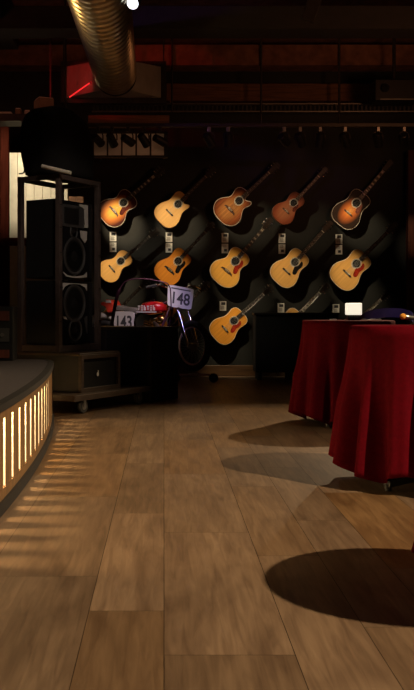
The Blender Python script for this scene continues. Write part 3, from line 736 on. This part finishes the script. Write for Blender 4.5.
# ================================================================== MOTORCYCLE
def build_bike():
    bk = thing('motorcycle', 'flat-track motorcycle with red tank and white number plates 143 and 148', 'motorcycle', (-.69, 11.2, 0), (0, 0, math.radians(-30.7)))
    WB = 1.17; RR = .285
    def wheel(name, x, zc, steer=None):
        mx = Matrix.Translation((x, 0, zc)) @ (Matrix.Rotation(steer, 4, 'Z') if steer else Matrix())
        w_ = MB().tube([((RR-.035)*math.cos(a), 0, (RR-.035)*math.sin(a)) for a in [q*2*PI/48 for q in range(48)]], .036, 10, True).xf(mx).build(name, 'rubber', bk, smooth=True)
        MB().tube([((RR-.075)*math.cos(a), 0, (RR-.075)*math.sin(a)) for a in [q*2*PI/48 for q in range(48)]], .013, 8, True).xf(mx).build('rim', 'rim_paint', w_, smooth=True)
        s = MB()
        for q in range(32):
            a = q*2*PI/32; sd = .03 if q % 2 else -.03
            s.cyl((.03*math.cos(a+.5), sd, .03*math.sin(a+.5)), ((RR-.08)*math.cos(a), 0, (RR-.08)*math.sin(a)), .0014, seg=5)
        s.xf(mx).build('spokes', 'steel', w_)
        MB().cyl((0, -.05, 0), (0, .05, 0), .034).cyl((0, -.07, 0), (0, .07, 0), .012).xf(mx).build('hub', 'steel', w_, smooth=40)
    st = math.radians(-17); FZ = .405
    wheel('front_wheel', WB, FZ, st); wheel('rear_wheel', 0, FZ)
    S = Matrix.Translation((WB, 0, 0)) @ Matrix.Rotation(st, 4, 'Z') @ Matrix.Translation((-WB, 0, 0))
    for y in (-.075, .075):
        MB().cyl((WB+.0, y, FZ), (WB-.13, y, FZ+.34), .021).cyl((WB-.13, y, FZ+.34), (WB-.22, y, FZ+.57), .016).xf(S).build('fork_leg', 'chrome', bk, smooth=40)
    MB().box((WB-.21, 0, FZ+.55), (.05, .19, .03)).box((WB-.16, 0, FZ+.42), (.05, .19, .03)).xf(S).build('fork_crown', 'steel', bk, bevel=.004)
    hb = MB().tube(spline([(WB-.34, -.36, 1.06), (WB-.29, -.24, 1.09), (WB-.24, -.10, 1.04), (WB-.22, 0, 1.0), (WB-.24, .10, 1.04), (WB-.29, .24, 1.09), (WB-.34, .36, 1.06)], 6), .012, 8).xf(S).build('handlebar', 'chrome', bk, smooth=True)
    for s_ in (-1, 1):
        MB().cyl((WB-.30, s_*.27, 1.085), (WB-.345, s_*.39, 1.055), .017).xf(S).build('grip', 'rubber', hb)
        MB().tube([(WB-.27, s_*.22, 1.09), (WB-.22, s_*.27, 1.08), (WB-.25, s_*.38, 1.05)], .006, 6).xf(S).build('lever', 'chrome', hb)
        MB().box((WB-.27, s_*.22, 1.10), (.03, .03, .03)).xf(S).build('lever_perch', 'steel', hb)
    # front number plate
    A = Matrix.Translation((WB-.15, -.045, .95)) @ Matrix.Rotation(math.radians(-18), 4, 'Z') @ Matrix.Rotation(math.radians(-8), 4, 'Y') @ Matrix.Rotation(math.radians(-9), 4, 'X')
    pl = MB(); o = spline([(-.15, -.08), (-.13, -.12), (0, -.125), (.13, -.12), (.15, -.08), (.158, .08), (.14, .115), (0, .12), (-.14, .115), (-.158, .08), (-.15, -.08)], 4)[:-1]
    Rz = Matrix.Rotation(PI/2, 4, 'Z')
    pl.prism(o, -.004, .004).xf(S @ A @ Rz); f = pl.build('front_number_plate', 'plate_white', bk)
    T = S @ A @ Rz
    text_mesh('number_148', '148', .185, 'ink', f, T @ Matrix.Translation((0, -.0045, -.025)) @ Matrix.Rotation(PI/2, 4, 'X'), .001, .88)
    MB().box((0, -.005, .088), (.24, .002, .014)).xf(T).build('plate_caption_bar', 'ink', f)
    MB().box((WB-.165, 0, .93), (.05, .10, .03)).xf(S).build('plate_bracket', 'steel', bk)
    # frame
    b = MB()
    for y in (-.09, .09):
        b.tube([(WB-.24, 0, .93), (WB-.30, y*.6, .74), (WB-.42, y, .46), (.55, y, .34), (.40, y, .36), (.36, y, .60), (.33, y, .74)], .014, 8)
        b.tube([(0, y, FZ), (.36, y, .42)], .014, 8).tube([(0, y, FZ), (.12, y, .60), (.30, y, .74)], .012, 8)
    b.tube([(WB-.24, 0, .92), (.60, 0, .82), (.33, 0, .74), (.05, 0, .78)], .016, 8)
    b.build('frame', 'plum_tube', bk, smooth=True)
    # engine
    e = MB().lathe([(.0, -.1), (.11, -.1), (.125, -.07), (.125, .07), (.11, .1), (0, .1)], 24, Matrix.Translation((.50, 0, .44)) @ Matrix.Rotation(PI/2, 4, 'X')).box((.56, 0, .44), (.26, .19, .16)).build('engine_case', 'steel', bk, smooth=40)
    cy = MB()
    for i in range(7): cy.box((.62+i*.006, 0, .53+i*.022), (.15, .16, .011), Matrix.Rotation(.25, 3, 'Y'))
    cy.cyl((.61, 0, .5), (.67, 0, .70), .052).build('cylinder_fins', 'brass', e)
    MB().cyl((.50, -.10, .44), (.50, -.115, .44), .085, .08, 24).build('side_cover', 'brass', e)
    MB().tube(spline([(.70, -.05, .66), (.80, -.11, .60), (.78, -.14, .45), (.55, -.16, .36), (.25, -.17, .44), (-.1, -.18, .55)], 6), [.02]*26+[.03]*5, 10).build('exhaust', 'steel', bk, smooth=True)
    MB().sph((.78, -.02, .70), .05, 14, (1.2, 1, 1)).build('headlamp_horn', 'brass', bk, smooth=True)
    # tank
    tk = MB(); rings = []
    for x, hw, zb, zt in ((.50, .05, .775, .83), (.53, .095, .765, .865), (.58, .125, .755, .895), (.65, .135, .755, .91), (.73, .12, .765, .905), (.80, .085, .78, .885), (.83, .04, .80, .855)):
        rg = []
        for q in range(20):
            a = q*2*PI/20; ca, sa = math.cos(a), math.sin(a); se = (abs(ca)**3+abs(sa)**3)**(-1/3)
            rg.append(tk.bm.verts.new((x, hw*ca*se, (zb+zt)/2+(zt-zb)/2*sa*se)))
        rings.append(rg)
    for a_, b_ in zip(rings, rings[1:]):
        for q in range(20): tk.bm.faces.new((a_[q], a_[(q+1) % 20], b_[(q+1) % 20], b_[q]))
    tk.bm.faces.new(rings[0]); tk.bm.faces.new(rings[-1]); t = tk.build('fuel_tank', 'bike_red', bk, smooth=50)
    MB().cyl((.66, 0, .905), (.66, 0, .93), .03).build('filler_cap', 'chrome', t)
    b = MB()
    x = .54
    for i, wd in enumerate((.028, .034, .03, .03, .034, .028)):       # worn white block lettering on the tank flank
        if i in (0, 3): b.box((x+wd/2, -.139, .828), (wd*.3, .003, .05)).box((x+wd/2, -.139, .85), (wd, .003, .012))
        elif i in (1, 4): b.box((x+wd/2, -.139, .852), (wd*.9, .003, .011)).box((x+wd/2, -.139, .829), (wd*.9, .003, .011)).box((x+wd/2, -.139, .806), (wd*.9, .003, .011))
        else: b.box((x+wd*.2, -.139, .829), (wd*.35, .003, .056)).box((x+wd*.75, -.139, .82), (wd*.3, .003, .038))
        x += wd+.009
    b.box((.65, -.138, .783), (.27, .003, .010)).build('white_lettering', 'bike_white', t)
    # seat, tail and side plate
    MB().prism([(.19, .80), (.50, .785), (.51, .80), (.46, .83), (.34, .835), (.24, .85), (.18, .862)], -.10, .10).build('seat', 'seat_grey', bk, bevel=.012)
    tl = MB().prism([(-.02, .885), (.0, .86), (.05, .845), (.10, .77), (.16, .79), (.17, .855), (.14, .915), (.06, .93), (.07, .90), (.01, .90)], -.09, .09).build('tail_fairing', 'tail_red', bk, bevel=.012)
    MB().box((.105, -.094, .905), (.07, .006, .03)).build('white_flash', 'bike_white', tl)
    MB().tube(spline([(-.30, 0, .52), (-.24, 0, .63), (-.12, 0, .72), (0, 0, .74), (.12, 0, .72)], 5), [.02]+[.045]*19+[.02], 10).build('rear_fender', 'bike_white', bk, smooth=True)
    sp = MB().prism(spline([(-.125, -.115), (0, -.12), (.125, -.115), (.135, 0), (.14, .10), (0, .115), (-.14, .10), (-.135, 0), (-.125, -.115)], 4)[:-1], -.004, .004).xf(Matrix.Translation((.355, -.15, .675))).build('side_number_plate', 'plate_white', bk)
    text_mesh('number_143', '143', .20, 'ink', sp, Matrix.Translation((.355, -.1545, .66)) @ Matrix.Rotation(PI/2, 4, 'X'), .001, .8)
    MB().box((.36, -.12, .775), (.28, .05, .03)).build('side_rail', 'seat_grey', bk)
    MB().cyl((.355, -.145, .675), (.355, -.09, .675), .02).build('plate_mount', 'steel', bk)
    return bk
bike = build_bike()
# stand under the motorcycle
ax = Vector((.86, -.511, 0))
sd = thing('motorcycle_stand', 'low steel wheeled stand holding up the motorcycle', 'stand', (.33, 10.55, 0), (0, 0, 0))
MB().tube([(-.16, 0, .085), (.22, 0, .085)], .012, 8).build('crossbar', 'rim_paint', sd)
MB().box((0, 0, .097), (.12, .05, .012)).build('wheel_cradle', 'steel', sd)
for x in (-.2, .22): MB().lathe([(0, -.02), (.04, -.02), (.052, -.012), (.052, .012), (.04, .02), (0, .02)], 20, Matrix.Translation((x, 0, .052)) @ Matrix.Rotation(PI/2, 4, 'X')).build('stand_wheel', 'rubber', sd, smooth=40)
rs = thing('paddock_stand', 'rear stand of steel tube under the motorcycle tail', 'stand', (-.69, 11.2, 0), (0, 0, math.radians(-30.7)))
MB().tube([(.05, -.09, .38), (-.1, -.09, .02), (-.1, .09, .02), (.05, .09, .38)], .014, 8).build('stand_hoop', 'steel', rs)
MB().box((-.1, 0, .01), (.06, .26, .02)).build('foot_bar', 'steel', rs)
# tall bent tube behind the number plates
pts = [P(109.5, 345, 10.2), P(111.5, 326, 10.2), P(117, 297, 10.2), P(123, 284, 10.2), P(131, 279.5, 10.2), P(145, 279, 10.2), P(163, 282, 10.2), P(169, 286, 10.2), P(171, 300, 10.2)]
pts = [Vector((P(109, 380, 10.2).x, 10.2, 0.012))]+pts+[Vector((P(173, 380, 10.2).x, 10.2, .012))]
rl = thing('tube_rail', 'bent plum-coloured tube rail arching above the motorcycle seat', 'rail', (pts[0].x, 10.2, 0))
ox = Matrix.Translation((-pts[0].x, -10.2, 0))
MB().tube(spline([tuple(p) for p in pts], 5), [.020]*18+[.007]*33, 8).xf(ox).build('rail_tube', 'plum_tube', rl, smooth=True)
MB().cyl((0, 0, 0), (0, 0, .012), .05).cyl((pts[-1].x-pts[0].x, 0, 0), (pts[-1].x-pts[0].x, 0, .012), .05).build('foot_plates', 'black_metal', rl)

# ================================================================== BLACK BENCH behind the tables
bn = thing('black_bench', 'black upright bench on short feet below the middle guitars', 'bench', (1.05, 10.9, 0))
wB = .95
MB().box((wB/2, .15, .42), (wB, .30, .66)).build('bench_body', 'black_cloth', bn, bevel=.01)
MB().box((wB/2, .15, .762), (wB+.03, .33, .028)).build('bench_top', 'black', bn, bevel=.006)
for x in (.05, .40, .90):
    for y in (.04, .26): MB().cyl((x, y, 0), (x, y, .095), .028, .034).build('foot', 'black', bn)

# ================================================================== TABLES WITH RED CLOTHS
def cocktail_table(cx, cy, a0, where, R=.295):
    t = thing('cocktail_table', 'black pedestal table standing under the %s' % where, 'table', (cx, cy, 0), (0, 0, a0), 'small round pedestal tables')
    MB().cyl((0, 0, .704), (0, 0, .726), R, seg=48).build('table_top', 'case_wood', t)
    MB().cyl((0, 0, .06), (0, 0, .704), .03).build('pedestal', 'black_metal', t)
    MB().cyl((0, 0, .03), (0, 0, .085), .055, .04).build('hub', 'black_metal', t)
    for k in range(4):
        a = k*PI/2
        MB().box((.15*math.cos(a), .15*math.sin(a), .032), (.26, .038, .03), Matrix.Rotation(a, 3, 'Z')).cyl((.27*math.cos(a), .27*math.sin(a), 0), (.27*math.cos(a), .27*math.sin(a), .03), .016, seg=12).build('foot', 'dark_grey', t, bevel=.004)
def tablecloth(cx, cy, label, seed, hem=.075, flare=.04, R=.322, nf=15, amp=.05, ph=0.0):
    rnd = random.Random(seed)
    ks = [(nf, 1.0, ph), (nf+4, .35, rnd.uniform(0, 6)), (3, .35, rnd.uniform(0, 6)), (nf*2+1, .18, rnd.uniform(0, 6))]
    seg = 240; b = MB(); rings = []; zt = .729
    def fold(a): return sum(w_*math.sin(k*a+p_) for k, w_, p_ in ks)
    for r in (0.002, .1, .2, .28, .31):
        rings.append([b.bm.verts.new((r*math.cos(q*2*PI/seg), r*math.sin(q*2*PI/seg), zt)) for q in range(seg)])
    n = 22
    for i in range(n+1):
        s = i/n; rg = []
        for q in range(seg):
            a = q*2*PI/seg; f = fold(a)
            hz = hem+.016*f+.022*math.sin(4*a+ph)
            z = (zt-.004)-(zt-.004-hz)*(s**.9)
            if i == 0: z = zt-.0035
            g = min(1, s*1.8)**1.1
            r = R+flare*s**1.15+amp*g*(f*.85+.12*math.sin(2*f))*(.35+.65*s)
            rg.append(b.bm.verts.new((r*math.cos(a), r*math.sin(a), z)))
        rings.append(rg)
    for A, B in zip(rings, rings[1:]):
        for q in range(seg): b.bm.faces.new((A[q], A[(q+1) % seg], B[(q+1) % seg], B[q]))
    b.bm.faces.new(rings[0])
    o = b.build('tablecloth', 'velvet', None, smooth=True)
    o.location = (cx, cy, 0)
    m = o.modifiers.new('thickness', 'SOLIDIFY'); m.thickness = .002; m.offset = 1
    tag(o, label, 'tablecloth', 'red tablecloths')
T1, T2, T3 = (1.31, 6.75), (1.19, 4.40), (1.19, 2.66)
cocktail_table(*T1, 4.0, 'far red tablecloth with the white lamp'); tablecloth(*T1, 'dark red tablecloth on the far table that holds the white lamp', 3, ph=.4, hem=.055)
cocktail_table(*T2, 3.9, 'middle red tablecloth nearest the microphone'); tablecloth(*T2, 'red tablecloth with deep folds on the table in front of the far one', 8, ph=2.2)
cocktail_table(*T3, .6, 'red tablecloth cut off by the right edge'); tablecloth(*T3, 'sliver of red tablecloth at the lower right picture edge', 5, ph=1.0, flare=.10)
# lit cube lamp on the far table
ZT = .732
p = P(353.5, 318, 6.74)
cl = thing('cube_lamp', 'small lit white cube lamp on black ribbed base on the far table', 'lamp', (p.x, 6.74, ZT))
MB().box((0, 0, .006), (.092, .07, .012)).build('base', 'black', cl)
b = MB()
for i in range(8): b.box((-.04+i*.0115, 0, .023), (.007, .064, .026))
b.build('ribbed_grille', 'dark_grey', cl)
MB().box((0, 0, .079), (.104, .085, .084)).build('shade', 'lamp_glow', cl, bevel=.006)
l = bpy.data.lights.new('cube_lamp_light', 'POINT'); l.energy = .35; l.color = (1, .9, .7); l.shadow_soft_size = .05
lo_ = bpy.data.objects.new('cube_lamp_light', l); C.objects.link(lo_); lo_.parent = cl; lo_.location = (0, -.02, .16)
cb = MB().tube(spline([(.06, 0, .004), (.10, -.03, .004), (.14, .02, .004), (.20, 0, .004)], 5), .003, 6); cb.build('power_lead', 'cord_grey', cl, smooth=True)
pn = thing('white_pen', 'tiny white pen lying at the left of the cube lamp', 'pen', (P(334, 318, 6.72).x, 6.72, ZT+.004))
MB().cyl((-.03, 0, 0), (.02, .01, 0), .0035, seg=10).build('barrel', 'white_card', pn); MB().cyl((.02, .01, 0), (.03, .012, 0), .0035, .001, seg=10).build('tip', 'ink', pn)
# microphone on the middle table
mc = thing('microphone', 'microphone with orange ball head and grey handle on the middle table', 'microphone', (P(403, 316, 4.60).x, 4.60, ZT))
MB().sph((0, 0, .039), .0155, 16).build('foam_ball', 'orange_foam', mc, smooth=True)
MB().cyl((.010, 0, .037), (.12, .015, .026), .011, .009, 14).build('handle', 'dark_grey', mc, smooth=40)
MB().cyl((.012, 0, .037), (.024, .0015, .036), .013, .013, 14).build('collar', 'steel', mc, smooth=40)
MB().cyl((.07, .008, 0), (.07, .008, .006), .03, .028, 24).cyl((.07, .008, .004), (.07, .008, .024), .006, seg=12).build('clip_stand', 'black_metal', mc)
# curved-back chair behind the tables
ch = thing('round_back_chair', 'chair with curved plum back behind the red tables', 'chair', (1.86, 7.95, 0))
MB().cyl((0, 0, .43), (0, 0, .475), .21, seg=32).build('seat', 'plum_fabric', ch, bevel=.012)
b = MB(); seg = 24; prev = None
for i in range(seg+1):
    a = math.radians(180+180*i/seg)
    x, y = .22*math.cos(a), .20*math.sin(a); zt = .735+.085*math.sin(PI*i/seg)**.7
    cur = [b.bm.verts.new((x*k, y*k, z)) for k, z in ((1, zt-.075), (1.0, zt), (.90, zt), (.90, zt-.075))]
    if prev:
        for q in range(4): b.bm.faces.new((prev[q], prev[(q+1) % 4], cur[(q+1) % 4], cur[q]))
    else: b.bm.faces.new(cur)
    prev = cur
b.bm.faces.new(prev[::-1]); b.build('backrest', 'plum_fabric', ch, smooth=50)
for s_ in (-1, 1):
    MB().cyl((s_*.20, -.03, .45), (s_*.205, -.03, .70), .012).build('back_post', 'black_metal', ch)
    for y in (-.14, .14): MB().cyl((s_*.15, y, .43), (s_*.19, y*1.2, 0), .016, .012).build('leg', 'black_metal', ch)
